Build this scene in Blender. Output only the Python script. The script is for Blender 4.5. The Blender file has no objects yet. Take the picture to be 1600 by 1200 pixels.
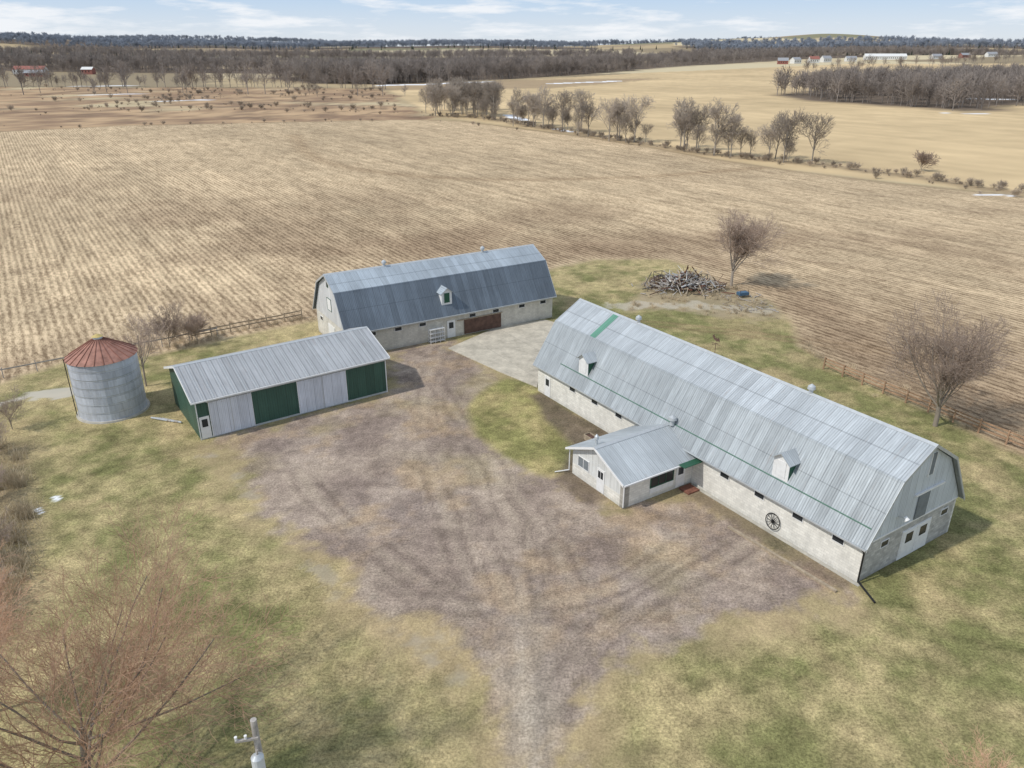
import bpy, bmesh, math, random
import numpy as np
from mathutils import Vector, Matrix

S=bpy.context.scene
COL=S.collection
rnd=random.Random(7)
NR=np.random.default_rng(11)

def srgb(r,g,b,k=1.0):
    f=lambda c:((c/255/12.92) if c/255<=.04045 else ((c/255+.055)/1.055)**2.4)*k
    return (f(r),f(g),f(b))

# ------------------------------------------------------------------ materials
class NT:
    def __init__(s,name):
        s.mat=bpy.data.materials.new(name); s.mat.use_nodes=True
        s.t=s.mat.node_tree; s.t.nodes.clear()
        s.out=s.t.nodes.new('ShaderNodeOutputMaterial')
        s.bsdf=s.t.nodes.new('ShaderNodeBsdfPrincipled')
        s.t.links.new(s.bsdf.outputs[0],s.out.inputs[0])
    def n(s,typ,**kw):
        nd=s.t.nodes.new('ShaderNode'+typ)
        for k,v in kw.items(): setattr(nd,k,v)
        return nd
    def l(s,a,b): s.t.links.new(a,b)
    def setin(s,sock,v):
        if isinstance(v,bpy.types.NodeSocket): s.l(v,sock)
        elif v is not None:
            if isinstance(v,(tuple,list)) and len(v)==3 and sock.type=='RGBA': v=(*v,1)
            sock.default_value=v
    def math(s,op,a,b=None,c=None,clamp=False):
        nd=s.n('Math',operation=op,use_clamp=clamp)
        s.setin(nd.inputs[0],a)
        if b is not None:s.setin(nd.inputs[1],b)
        if c is not None:s.setin(nd.inputs[2],c)
        return nd.outputs[0]
    def mix(s,f,a,b,mode='MIX'):
        nd=s.n('Mix',data_type='RGBA',blend_type=mode)
        s.setin(nd.inputs[0],f); s.setin(nd.inputs[6],a); s.setin(nd.inputs[7],b)
        return nd.outputs[2]
    def noise(s,vec,scale,detail=4,rough=.6,dist=0):
        nd=s.n('TexNoise'); 
        if vec is not None: s.l(vec,nd.inputs['Vector'])
        nd.inputs['Scale'].default_value=scale; nd.inputs['Detail'].default_value=detail
        nd.inputs['Roughness'].default_value=rough; nd.inputs['Distortion'].default_value=dist
        return nd.outputs[0]
    def obj(s): return s.n('TexCoord').outputs['Object']
    def map(s,vec,scale=(1,1,1),rot=(0,0,0)):
        nd=s.n('Mapping'); s.l(vec,nd.inputs[0]); nd.inputs['Scale'].default_value=scale; nd.inputs['Rotation'].default_value=rot
        return nd.outputs[0]
    def sep(s,vec):
        nd=s.n('SeparateXYZ'); s.l(vec,nd.inputs[0]); return nd.outputs
    def comb(s,x,y,z):
        nd=s.n('CombineXYZ'); s.setin(nd.inputs[0],x);s.setin(nd.inputs[1],y);s.setin(nd.inputs[2],z); return nd.outputs[0]
    def ramp(s,f,lo,hi,a=0.,b=1.):
        nd=s.n('MapRange'); s.setin(nd.inputs[0],f); 
        for i,v in enumerate((lo,hi,a,b)): nd.inputs[i+1].default_value=v
        return nd.outputs[0]
    def bump(s,h,dist=.02,st=.5):
        nd=s.n('Bump'); s.l(h,nd.inputs['Height']); nd.inputs['Distance'].default_value=dist; nd.inputs['Strength'].default_value=st
        s.l(nd.outputs[0],s.bsdf.inputs['Normal'])
    def col(s,c): s.setin(s.bsdf.inputs['Base Color'],c)
    def rough(s,r): s.setin(s.bsdf.inputs['Roughness'],r)
    def metal(s,m): s.setin(s.bsdf.inputs['Metallic'],m)
    def spec(s,m): s.bsdf.inputs['Specular IOR Level'].default_value=m

def m_plain(name,c,rough=.7,var=.15,scale=3.,metal=0.,bump=0.):
    t=NT(name); o=t.obj(); n=t.noise(o,scale,4,.65)
    f=t.ramp(n,.3,.7,1-var,1+var)
    t.col(t.mix(1.,(*c,1),t.comb(f,f,f),'MULTIPLY')); t.rough(rough); t.metal(metal); t.spec(.3)
    if bump: t.bump(n,bump)
    return t.mat

def m_sheet(name,c,axis,sheet=.76,var=.10,rust=.0,laps=(),metal=.2,rough=.5,rib=.19,dirt=.15):
    """profiled metal sheeting; ribs repeat along local axis 0/1/2"""
    t=NT(name); o=t.obj(); xyz=t.sep(o); s=xyz[axis]
    cell=t.math('FLOOR',t.math('DIVIDE',s,sheet))
    wn=t.n('TexWhiteNoise',noise_dimensions='1D'); t.l(cell,wn.inputs['W'])
    f=t.ramp(wn.outputs[0],0,1,1-var,1+var)
    sc=[.35,.35,.35]; sc[axis]=4.
    st=t.noise(t.map(o,tuple(sc)),1.3,5,.7); f=t.math('MULTIPLY',f,t.ramp(st,.3,.7,1-dirt,1+dirt*.7))
    bl=t.noise(o,.35,3,.6); f=t.math('MULTIPLY',f,t.ramp(bl,.3,.7,.90,1.08))
    fr=t.math('FRACT',t.math('DIVIDE',s,rib)); pk=t.math('ABSOLUTE',t.math('SUBTRACT',fr,.5))
    ribm=t.ramp(pk,.34,.46,0,1)
    f=t.math('MULTIPLY',f,t.ramp(pk,.30,.42,1.,.88))
    fs=t.math('ABSOLUTE',t.math('SUBTRACT',t.math('FRACT',t.math('DIVIDE',s,sheet)),.5))
    f=t.math('MULTIPLY',f,t.ramp(fs,.45,.485,1.,.76))
    for z in laps:
        d=t.math('ABSOLUTE',t.math('SUBTRACT',xyz[2],z)); f=t.math('MULTIPLY',f,t.ramp(d,.01,.045,.72,1.))
    colr=t.mix(1.,(*c,1),t.comb(f,f,f),'MULTIPLY')
    if rust:
        rn=t.noise(t.map(o,tuple(sc)),.9,5,.75); colr=t.mix(t.ramp(rn,.62-rust*.2,.78-rust*.2,0,.6),colr,(.26,.18,.14,1))
    t.col(colr); t.metal(metal); t.rough(rough); t.spec(.35)
    t.bump(ribm,.03,.6)
    return t.mat

def m_block(name,c,axis,mort=.84,var=.08,stain=.3):
    t=NT(name); o=t.obj(); xyz=t.sep(o); v=t.comb(xyz[axis],xyz[2],0.)
    b=t.n('TexBrick'); t.l(v,b.inputs['Vector']); b.inputs['Scale'].default_value=1.
    b.inputs['Brick Width'].default_value=.41; b.inputs['Row Height'].default_value=.205; b.inputs['Mortar Size'].default_value=.012
    b.inputs['Color1'].default_value=(*[x*(1-var) for x in c],1); b.inputs['Color2'].default_value=(*[min(1,x*(1+var)) for x in c],1)
    b.inputs['Mortar'].default_value=(*[x*mort for x in c],1)
    n=t.noise(t.map(o,(1,1,.5)),1.2,5,.7)
    f=t.ramp(n,.4,.75,1.03,1-stain)
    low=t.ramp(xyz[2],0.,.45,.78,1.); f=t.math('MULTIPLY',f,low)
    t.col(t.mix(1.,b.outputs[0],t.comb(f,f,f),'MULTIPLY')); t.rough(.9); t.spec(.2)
    t.bump(b.outputs[1],-.01,.5)
    return t.mat

# ------------------------------------------------------------------ mesh builder
class MB:
    def __init__(s): s.v=[];s.f=[];s.m=[];s.mats=[]
    def mi(s,m):
        if m not in s.mats: s.mats.append(m)
        return s.mats.index(m)
    def add(s,vs,fs,m):
        b=len(s.v); k=s.mi(m); s.v+= [tuple(v) for v in vs]
        for f in fs: s.f.append([b+i for i in f]); s.m.append(k)
    def box(s,P,a0,a1,b0,b1,c0,c1,m):
        vs=[P(a,b,c) for a in(a0,a1) for b in(b0,b1) for c in(c0,c1)]
        s.add(vs,[(0,1,3,2),(4,6,7,5),(0,4,5,1),(2,3,7,6),(0,2,6,4),(1,5,7,3)],m)
    def cyl(s,p0,p1,r0,r1,n,m,cap=True):
        p0=Vector(p0);p1=Vector(p1);d=(p1-p0).normalized()
        u=d.orthogonal().normalized();w=d.cross(u)
        vs=[]
        for p,r in((p0,r0),(p1,r1)):
            for i in range(n):
                a=2*math.pi*i/n; vs.append(p+(u*math.cos(a)+w*math.sin(a))*r)
        fs=[(i,(i+1)%n,n+(i+1)%n,n+i) for i in range(n)]
        if cap: fs+= [tuple(range(n))[::-1],tuple(range(n,2*n))]
        s.add(vs,fs,m)
    def extr(s,P,prof,s0,s1,t,mats):
        """sheet following (w,z) profile, vertical thickness t"""
        n=len(prof)
        for i in range(n-1):
            (w0,z0),(w1,z1)=prof[i],prof[i+1]
            q=[(w0,z0),(w1,z1),(w1,z1-t),(w0,z0-t)]
            vs=[P(ss,w,z) for ss in(s0,s1) for (w,z) in q]
            fs=[(0,1,5,4),(2,3,7,6),(3,2,1,0),(4,5,6,7)]
            if i==0: fs.append((0,4,7,3))
            if i==n-2: fs.append((1,2,6,5))
            s.add(vs,fs,mats[i] if isinstance(mats,(list,tuple)) else mats)
    def poly(s,P,pts,s0,s1,m):
        n=len(pts); vs=[P(ss,w,z) for ss in(s0,s1) for (w,z) in pts]
        fs=[tuple(range(n)),tuple(range(n,2*n))[::-1]]+[(i,(i+1)%n,n+(i+1)%n,n+i) for i in range(n)]
        s.add(vs,fs,m)
    def obj(s,name,parent=None,loc=(0,0,0),rot=0.,smooth=False):
        me=bpy.data.meshes.new(name); me.from_pydata(s.v,[],s.f)
        for m in s.mats: me.materials.append(m)
        me.polygons.foreach_set('material_index',s.m)
        bm=bmesh.new(); bm.from_mesh(me); bmesh.ops.recalc_face_normals(bm,faces=bm.faces); bm.to_mesh(me); bm.free()
        if smooth: me.polygons.foreach_set('use_smooth',[True]*len(me.polygons))
        o=bpy.data.objects.new(name,me); COL.objects.link(o)
        o.location=loc; o.rotation_euler=(0,0,rot)
        if parent: o.parent=parent
        return o
def empty(name,loc=(0,0,0),rot=0.):
    o=bpy.data.objects.new(name,None); COL.objects.link(o); o.location=loc; o.rotation_euler=(0,0,rot); return o
ID=lambda a,b,c:(a,b,c)

# ------------------------------------------------------------------ numpy noise
LAT=NR.random((256,256))
def vnoise(x,y):
    xi=np.floor(x).astype(np.int64);yi=np.floor(y).astype(np.int64)
    fx=x-xi;fy=y-yi; fx=fx*fx*(3-2*fx);fy=fy*fy*(3-2*fy)
    a=LAT[xi&255,yi&255];b=LAT[(xi+1)&255,yi&255];c=LAT[xi&255,(yi+1)&255];d=LAT[(xi+1)&255,(yi+1)&255]
    return (a*(1-fx)+b*fx)*(1-fy)+(c*(1-fx)+d*fx)*fy
def fbm(x,y,scale,octv=4,seed=0,gain=.55):
    r=0;amp=1;tot=0;x=x/scale+seed*17.3;y=y/scale+seed*9.1
    for i in range(octv):
        r=r+amp*vnoise(x,y);tot+=amp;amp*=gain;x,y=(x*.8-y*.6)*2.03+5.1,(x*.6+y*.8)*2.03+3.7
    return r/tot
def sdf(x,y,poly):
    n=len(poly);d=np.full(x.shape,1e18);ins=np.zeros(x.shape,bool)
    for i in range(n):
        x0,y0=poly[i];x1,y1=poly[(i+1)%n]
        ex,ey=x1-x0,y1-y0;wx,wy=x-x0,y-y0
        t=np.clip((wx*ex+wy*ey)/(ex*ex+ey*ey+1e-12),0,1)
        d=np.minimum(d,(wx-ex*t)**2+(wy-ey*t)**2)
        c=((y0<=y)&(y1>y))|((y1<=y)&(y0>y))
        if y1!=y0:
            xc=x0+(y-y0)/(y1-y0)*ex
            ins^=c&(x<xc)
    d=np.sqrt(d);return np.where(ins,-d,d)
def pline(x,y,pts):
    d=np.full(x.shape,1e18)
    for i in range(len(pts)-1):
        x0,y0=pts[i];x1,y1=pts[i+1];ex,ey=x1-x0,y1-y0;wx,wy=x-x0,y-y0
        t=np.clip((wx*ex+wy*ey)/(ex*ex+ey*ey),0,1);d=np.minimum(d,(wx-ex*t)**2+(wy-ey*t)**2)
    return np.sqrt(d)
def smooth(pts,n=6):
    out=[];P=[np.array(p,float) for p in pts];P=[2*P[0]-P[1]]+P+[2*P[-1]-P[-2]]
    for i in range(1,len(P)-2):
        for k in range(n):
            t=k/n;out.append(tuple(.5*(2*P[i]+(P[i+1]-P[i-1])*t+(2*P[i-1]-5*P[i]+4*P[i+1]-P[i+2])*t*t+(3*P[i]-P[i-1]-3*P[i+1]+P[i+2])*t**3)))
    out.append(tuple(P[-2]));return out
ss=lambda d,w:np.clip(.5-d/w,0,1)

# ------------------------------------------------------------------ layout (metres)
TH=.5731
B1=(22.6,40.85); A1=(-math.sin(TH),math.cos(TH)); C1=(math.cos(TH),math.sin(TH))
def b1(s,w): return (B1[0]+A1[0]*s+C1[0]*w,B1[1]+A1[1]*s+C1[1]*w)
LAWN=[(-62.8,60.6),(-53.5,73.5),(-53,76),(-50,79.4),(-41,81.7),(-36.1,86.3),(-25.7,94.2),(-1,108),(6.1,119.5),(13.9,125.7),(25.7,125.7),(29,121.5),(31,108.7),(35.7,102.5),(36,94.2),(34,84.8),(36.5,76),(44.2,58.2),(48.4,49.2)]
CORN=[(-300,40)]+LAWN+[(60,25),(170,60),(141,153),(122,185),(100,204),(81,226),(62,256),(46.7,291),(26.2,327),(0,361),(-24.9,395),(-48.2,407),(-117,389),(-178,373),(-219,343),(-264,300),(-420,240)]
GRAVEL=[(-1.3,3),(-1.28,22.5),(-.7,26.7),(-.77,30.7),(-2.03,34),(-5.9,37.5),(-10.1,39.6),(-11.3,43),(-14.9,45.2),(-17.9,49.3),(-21.1,55),(-25.3,59.5),(-25.3,61.9),(-22.4,62.9),(-12.4,70.3),(-12.6,73.5),(-14.4,83.8),(-12.1,84.9),(-7.6,85.5),(-7.48,83.8),(-1.38,76.1),(-3.6,71.5),(-4.2,67.3),(-3.2,61.9),(-.55,57.7),(2.6,54.4),(4.2,54.1),(5.1,52.5),(8.5,49.5),(14.1,52.9),(16.3,48.8),(20.7,40.7),(18.5,39.1),(15.2,38.3),(12.8,38.2),(10.1,36.6),(7.45,34.7),(5.45,33.5),(4.2,31.8),(3.5,29.4),(2.96,26.7),(2.6,22.5),(2.6,3)]
PAD=[(-7.5,83.8),(-2.0,91.2),(4.2,94.2),(8,91),(3.8,85.9),(2.6,72.5),(-1.2,76.5)]
JUNK=[(20.3,112),(26.2,118),(31.4,112),(35.6,102),(35.6,94),(26.8,95.4),(20.9,99.5),(15.3,96.8)]
MARSH=[(-500,290),(-264,300),(-219,343),(-178,373),(-117,389),(-43,407),(-43.8,427),(-114,730),(-192,770),(-368,773),(-700,800)]

# ------------------------------------------------------------------ terrain
def hill(x,y):
    d=np.sqrt(x*x+y*y)
    base=np.clip((d-900)/2600,0,1)**1.3*44
    u=(fbm(x,y,900,3,3)-.5)*60*np.clip((d-1000)/2500,0,1)+(fbm(x,y,1500,2,37)-.5)*110*np.clip((d-2300)/1500,0,1)
    return base+u
def build_ground():
    def axis(a,b,d,lo,hi,g):
        m=list(np.arange(a,b+1e-6,d)); s=d;v=b;up=[]
        while v<hi: s=max(d,s*(1+g)) ;v+=s;up.append(v)
        s=d;v=a;dn=[]
        while v>lo: s=s*(1+g);v-=s;dn.append(v)
        return np.array(dn[::-1]+m+up)
    xs=axis(-40,48,.28,-6500,6500,.022); ys=axis(20,96,.28,-60,9000,.014)
    X,Y=np.meshgrid(xs,ys);nx,ny=len(xs),len(ys)
    x=X.ravel();y=Y.ravel();N=len(x)
    z=hill(x,y)
    j=(fbm(x,y,3,4,1)-.5); jb=(fbm(x,y,30,3,2)-.5)
    col=np.zeros((N,3))
    def put(m,c):
        c=np.asarray(c)
        col[:]=col*(1-m[:,None])+c*m[:,None]
    A=lambda *a:np.array(srgb(*a))
    # lawn
    g1=fbm(x,y,14,4,4);g2=fbm(x,y,3.2,4,5);g3=fbm(x,y,40,2,6);g4=fbm(x,y,1.5,4,38)
    dry=np.clip((g1*.40+g2*.35+g4*.35+g3*.25-.675)*4.4+.58,0,1)
    gw=np.exp(-((x+25-(y-50)*-.30)/7)**2)*np.clip((62-y)/25,0,1)
    gb=np.clip(1-np.abs(sdf(x,y,[b1(6,13),b1(34,13),b1(48,22),b1(48,36),b1(38,30)]))/8,0,1)
    dry=np.clip(dry-.25*gw-.5*gb,0,1)
    lawn=A(123,121,80)*(1-dry[:,None])+A(174,158,118)*dry[:,None]
    bare=np.clip((fbm(x,y,5,4,31)-.56)*6,0,1);lawn=lawn*(1-bare[:,None]*.45)+A(180,158,122)*bare[:,None]*.45
    gg=(fbm(x,y,1.1,4,8,.75)-.5)[:,None]; lawn=lawn*(1+gg*.85)
    near=(y<100)&(y>0)&(np.abs(x)<60);xn,yn=x[near],y[near];mk=np.zeros(len(xn))
    for k,pp in enumerate([[(24,38),(22,36),(16,34),(9,30),(7,25)],[(26,42),(33,39),(40,40),(50,44)],[(25,37),(32,35),(42,36)],[(-30,58),(-34,54),(-33,48),(-26,42),(-18,34),(-12,24)],[(-24,57),(-28,50),(-22,42),(-14,35),(-8,28),(-6,20)],[(-38,62),(-33,58),(-25,58)],[(12,22),(20,27),(30,30),(45,31)]]):
        dd=pline(xn,yn,smooth(pp));wv=np.clip(fbm(xn,yn,4,3,60+k)*3-1.0,0,1);mk=np.maximum(mk,np.exp(-((dd-.8)/.28)**2)*wv)
    M=np.zeros(N);M[near]=mk;lawn=lawn*(1-.24*M[:,None])
    col[:]=lawn
    grass=np.ones(N);corn=np.zeros(N);grav=np.zeros(N)
    # far patchwork
    c,s_=math.cos(.35),math.sin(.35);px=(x*c+y*s_)/420+jb*.15;py=(-x*s_+y*c)/260
    h=LAT[(np.floor(px).astype(int)*7)&255,(np.floor(py).astype(int)*13)&255]
    pal=np.array([A(192,176,144),A(174,156,124),A(146,132,108),A(198,184,152),A(134,130,104),A(156,138,114)])
    fc=pal[(h*5.99).astype(int)]
    d=np.sqrt(x*x+y*y)
    fm=np.clip((d-180)/60,0,1);put(fm,fc);grass=grass*(1-fm)
    tanf=[(-44,436),(26,330),(62,259),(81,229),(122,188),(141,156),(260,60),(900,250),(1500,1200),(616,1500),(191,1190),(0,930),(-126,800)]
    m=ss(sdf(x,y,tanf)+j*4,4)
    tf=A(198,175,137)*(1+(fbm(x,y,70,4,9)-.5)*.45)[:,None]*(1+(vnoise((x*.84+y*.54)/5,(-x*.54+y*.84)/120)-.5)*.18)[:,None]*(1+(fbm(x,y,10,4,32)-.5)*.3)[:,None]
    put(m,tf)
    m=ss(sdf(x,y,[(-150,700),(40,760),(180,1000),(0,960),(-120,850)])+j*20,12);put(m*.7,A(150,130,106))
    m=ss(sdf(x,y,MARSH)+jb*20+j*4,5)
    mr=fbm(x,y,18,5,12,.65);mr=np.clip((mr-.5)*3.4+.5,0,1);put(m,A(142,118,96)*(1-mr[:,None])+A(188,160,127)*mr[:,None])
    put(m*np.clip((fbm(x,y,50,3,13)-.55)*6,0,1)*.8,A(196,182,148))
    put(m*np.clip((fbm(x,y,9,4,39)-.56)*8,0,1)*.6,A(112,95,80))
    # corn stubble
    dC=sdf(x,y,CORN)
    m=ss(dC+j*1.6,1.6);corn=m.copy();grass*=1-m
    big=fbm(x,y,45,4,14);cr=A(198,177,146)*(.80+.34*big)[:,None]
    xr=x*math.cos(TH)+y*math.sin(TH);yr=-x*math.sin(TH)+y*math.cos(TH)
    cr=cr*(1+(vnoise(xr/4.5,yr/160)-.5)*.20)[:,None]*(1+(vnoise(xr/1.5,yr/40)-.5)*.20)[:,None]*(1+(fbm(x,y,7,4,41)-.5)*.35)[:,None]
    put(m,cr)
    wet=np.clip((fbm(x,y,30,4,15)-.50)*5,0,1)*np.clip((230-y)/80,0,1)*.5
    head=np.clip(1-np.abs(dC+5)/8,0,1)*.7*np.clip(fbm(x,y,8,3,16)*1.6-.2,0,1)*(y<180)
    east=np.exp(-((x-52)/14)**2-((y-78)/30)**2)*.6
    east2=np.exp(-(((x-20)/45)**2+((y-136-.12*x)/9)**2))*.55
    put(m*np.clip(wet+head+east+east2,0,.7),A(140,118,96)*(1+gg*.5))
    sw=pline(x,y,smooth([(-90,330),(-60,250),(-20,215),(30,215),(75,235)]));put(m*np.exp(-(sw/3)**2)*.45,A(150,126,98))
    ed=np.exp(-((dC-1)/1.5)**2)*np.clip((y-120)/50,0,1);put(ed*.7,A(132,112,88))
    tr=np.exp(-((xr-(-7.5))/.5)**2)+np.exp(-((xr-(-9.6))/.5)**2)+np.exp(-((xr+27)/.5)**2)+np.exp(-((xr+29)/.5)**2)
    put(m*np.clip(tr,0,1)*.45,A(118,98,80))
    # yard
    dG=sdf(x,y,GRAVEL)
    fr=ss(dG-1.6+(fbm(x,y,3.5,5,33)-.5)*9,3.)*(y<100);put(fr*.6,A(172,152,120)*(.8+.4*g2)[:,None]);grass*=1-fr*.4
    m=ss(dG+(fbm(x,y,2.4,5,17,.65)-.5)*6.5,1.5)*(y<100);grav=m.copy();grass*=1-m
    ga=np.clip((fbm(x,y,4,5,18,.65)-.5)*3+.5,0,1)[:,None];gv=A(138,123,112)*(1-ga)+A(172,156,140)*ga
    pur=np.clip((fbm(x,y,12,3,19)-.47)*4,0,1)[:,None];gv=gv*(1-pur*.3)+A(144,131,126)*pur*.3
    brn=np.clip((fbm(x,y,4.2,5,20,.65)-.48)*6,0,1)[:,None];gv=gv*(1-brn*.5)+A(174,149,116)*brn*.5
    drk=np.clip((fbm(x,y,2.6,5,34,.65)-.53)*7,0,1)[:,None];gv=gv*(1-drk*.45)+A(114,100,90)*drk*.45
    olv=np.clip((fbm(x,y,6.5,4,35)-.55)*6,0,1)[:,None]*np.clip((dG+9)/6,0,1)[:,None];gv=gv*(1-olv*.45)+A(144,133,96)*olv*.45
    put(m,gv*(1+gg*.6))
    rim=ss(np.abs(dG-1.2)+(fbm(x,y,2.,4,21)-.36)*9,1.)*(x<0)*(y<66)*(y>32);put(rim*.55,A(164,154,138));grass*=1-rim*.6
    paths=[[(.8,3),(.9,24),(.6,33),(-1,42),(-3.5,50),(-6,58),(-8,66),(-9,75),(-8,84)],
      [(.9,24),(.4,31),(-3,38),(-9,44),(-15,51),(-19,58)],[(1.4,24),(3,32),(8,38.5),(14,43),(17,45.5)],
      [(-8,41),(-2,38.5),(6,40),(12,45)],[(2,28),(3,38),(2,47),(-1,55),(-5,64),(-6,74),(-3,80)],[(-10,40),(-4,36.5),(2,36.5),(9,38)],
      [(.2,20),(.0,28),(-1.5,36),(-4,45),(-6.5,55),(-9,68)],[(1.8,20),(2.2,30),(5,36),(10,40)],[(.5,20),(.6,34),(0,46),(-2,58),(-6,68),(-10,80)],[(-2,34),(-1,38),(1,44),(-1,52)],[(3.5,33),(4,38),(3,45)]]
    near=(y<95)&(y>0)&(np.abs(x)<40);xn,yn=x[near],y[near];tk=np.zeros(len(xn));lt=np.zeros(len(xn))
    wx_=(vnoise(xn/4,yn/4+9)-.5)*.8
    for k,pp in enumerate(paths):
        dd=np.abs(pline(xn,yn,smooth(pp))+wx_*.6);wv=np.clip(fbm(xn,yn,3.5,3,40+k)*3.2-1.05,0,1)
        tk=np.maximum(tk,np.exp(-((dd-.85)/.19)**2)*wv);lt=np.maximum(lt,np.exp(-(dd/.4)**2)*wv*.8);lt=np.maximum(lt,np.exp(-((dd-1.25)/.15)**2)*wv*.6)
    T=np.zeros(N);T[near]=tk;LT=np.zeros(N);LT[near]=lt
    put(T*grav*.48,A(104,91,81));put(LT*grav*.34,A(184,170,148))
    st=vnoise(x*2.2,y/9.)*.6+vnoise(x*4.7,y/6.+3)*.4
    dr=np.exp(-((x-.9)/1.6)**2)*np.clip((42-y)/12,0,1);put(dr*grav*.55,A(176,166,150)*(.62+.7*st)[:,None])
    # grass island
    dI=sdf(x,y,[(-.7,75.2),(2.0,73),(4.2,67.2),(4.9,63.1),(4.3,59.4),(3.4,54.6),(1.5,55.2),(-.55,57.7),(-3.2,61.9),(-4.2,67.3),(-3.4,71.5)])
    m=ss(dI+j*1.2,.9);put(m,(A(134,130,84)*(1-dry[:,None]*.7)+A(174,156,114)*dry[:,None]*.7)*(1+gg)*(.85+.3*g2)[:,None]);grass=np.maximum(grass,m);grav*=1-m
    # soil strip along the barn
    dM=sdf(x,y,[b1(14.9,-.1),b1(14.9,-1.7),b1(0,-1.6),b1(0,-.1)]);m=ss(dM+j*.6,.5);put(m*.65,A(108,96,86))
    dM=sdf(x,y,[b1(36,0),b1(36,-1.2),b1(31,-3.0),b1(25,-4.0),b1(21,-8.8),b1(16.5,-9.0),b1(17,-7),b1(22,-6),b1(22,0)]);m=ss(dM+j*1.5,.8)
    put(m*.8,A(100,88,80)*(1+(fbm(x,y,.8,3,22)-.5)*.9)[:,None]);grass*=1-m;grav=np.maximum(grav,m)
    # scruffy ground and stone slabs by the scrap pile
    m=ss(sdf(x,y,JUNK)+(fbm(x,y,3,4,23)-.5)*7,2);put(m*.75,A(164,148,124)*(.75+.5*g2)[:,None]);grass*=1-m*.7
    sl=ss(pline(x,y,[(12,99),(18,101),(27,100),(33,98)])-1.3+(fbm(x,y,2,3,24)-.5)*5,.5);put(sl*.6,A(188,180,164))
    pth=np.exp(-((pline(x,y,smooth([(8,92),(16,93),(26,90),(36,86),(50,80)]))-.8)/.5)**2);put(pth*.45*(x<60),A(136,114,88))
    sp=ss(pline(x,y,smooth([(-60,62),(-52,68),(-46,71),(-42,71)]))-1.0+(fbm(x,y,1.6,3,25)-.5)*4,.4);put(sp*.8,A(190,184,172));grass*=1-sp
    m=ss(sdf(x,y,[(-43,61),(-36.5,50),(-31.5,41.5),(-29,33),(-60,20),(-70,60)])+j*4,3);put(m*.8,A(136,120,96)*(.7+.6*g2)[:,None])
    for poly in WOODS: 
        m=ss(sdf(x,y,poly)+jb*30,20);put(m,A(112,100,88))
    m=ss(pline(x,y,HEDGE)-3.5+j*6,4);put(m*.8,A(146,128,104)*(.75+.5*g2)[:,None])
    for pp,w in SNOW:
        m=ss(pline(x,y,pp)-w+(fbm(x,y,max(1.,w*1.5),3,26)-.5)*w*2.6,w*.3);put(m,np.array((.85,.87,.9)));grass*=1-m;corn*=1-m
    z=z+(fbm(x,y,5,3,27)-.5)*.10*corn*np.clip(-dC/5,0,1)
    me=bpy.data.meshes.new('ground')
    me.vertices.add(N);me.vertices.foreach_set('co',np.stack([x,y,z],1).astype(np.float32).ravel())
    i=np.arange(N).reshape(ny,nx);q=np.stack([i[:-1,:-1],i[:-1,1:],i[1:,1:],i[1:,:-1]],-1).reshape(-1,4)
    F=len(q);me.loops.add(F*4);me.loops.foreach_set('vertex_index',q.ravel().astype(np.int32))
    me.polygons.add(F);me.polygons.foreach_set('loop_start',np.arange(0,F*4,4,dtype=np.int32));me.update(calc_edges=True)
    me.polygons.foreach_set('use_smooth',np.ones(F,bool))
    a=me.color_attributes.new('Col','FLOAT_COLOR','POINT');a.data.foreach_set('color',np.concatenate([np.clip(col,0,1),np.ones((N,1))],1).astype(np.float32).ravel())
    a=me.color_attributes.new('Msk','FLOAT_COLOR','POINT');a.data.foreach_set('color',np.stack([corn,grav,grass,np.ones(N)],1).astype(np.float32).ravel())
    o=bpy.data.objects.new('ground',me);COL.objects.link(o)
    t=NT('ground_mat');P=t.obj()
    ca=t.n('Attribute',attribute_name='Col').outputs['Color'];ma=t.n('Attribute',attribute_name='Msk').outputs['Color']
    sp=t.n('SeparateColor');t.l(ma,sp.inputs[0]);mc,mg,mgr=sp.outputs
    n1=t.noise(P,6,4,.9);n2=t.noise(P,1.1,4,.8)
    fg=t.math('MULTIPLY',t.ramp(n1,.36,.64,.50,1.48),t.ramp(n2,.34,.66,.76,1.20))
    fv=t.math('MULTIPLY',t.ramp(n1,.36,.64,.56,1.42),t.ramp(n2,.34,.66,.80,1.18))
    R=t.map(P,(1,1,1),(0,0,-TH));xyz=t.sep(R)
    xx=t.math('ADD',xyz[0],t.math('MULTIPLY',n2,.7))
    si=t.math('SINE',t.math('MULTIPLY',xx,2*math.pi/.95))
    st=t.noise(t.map(R,(1.6,.45,1)),1.6,5,.8);st2=t.noise(t.map(R,(.55,.09,1)),1.,4,.75)
    v=t.math('ADD',t.math('MULTIPLY',si,.08),t.math('ADD',t.math('MULTIPLY',st,1.2),t.math('ADD',t.math('MULTIPLY',st2,.7),t.math('MULTIPLY',n1,1.05))))
    fcn=t.ramp(v,1.30,1.63,0,1)
    base=ca
    cornc=t.mix(fcn,t.mix(1.,base,(.42,.385,.355,1),'MULTIPLY'),t.mix(1.,base,(1.26,1.26,1.25,1),'MULTIPLY'))
    def mul(c,f): return t.mix(1.,c,t.comb(f,f,f),'MULTIPLY')
    c0=t.mix(mgr,base,mul(base,fg))
    gn=t.ramp(st2,.45,.62,0,1)
    hue=t.mix(t.math('MULTIPLY',mgr,t.math('MULTIPLY',gn,.2)),c0,t.mix(1.,c0,(.87,.99,.82,1),'MULTIPLY'))
    c1=t.mix(mg,hue,mul(hue,fv));c2=t.mix(mc,c1,cornc)
    t.col(c2);t.rough(.95);t.spec(.1)
    me.materials.append(t.mat)
    return o

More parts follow.
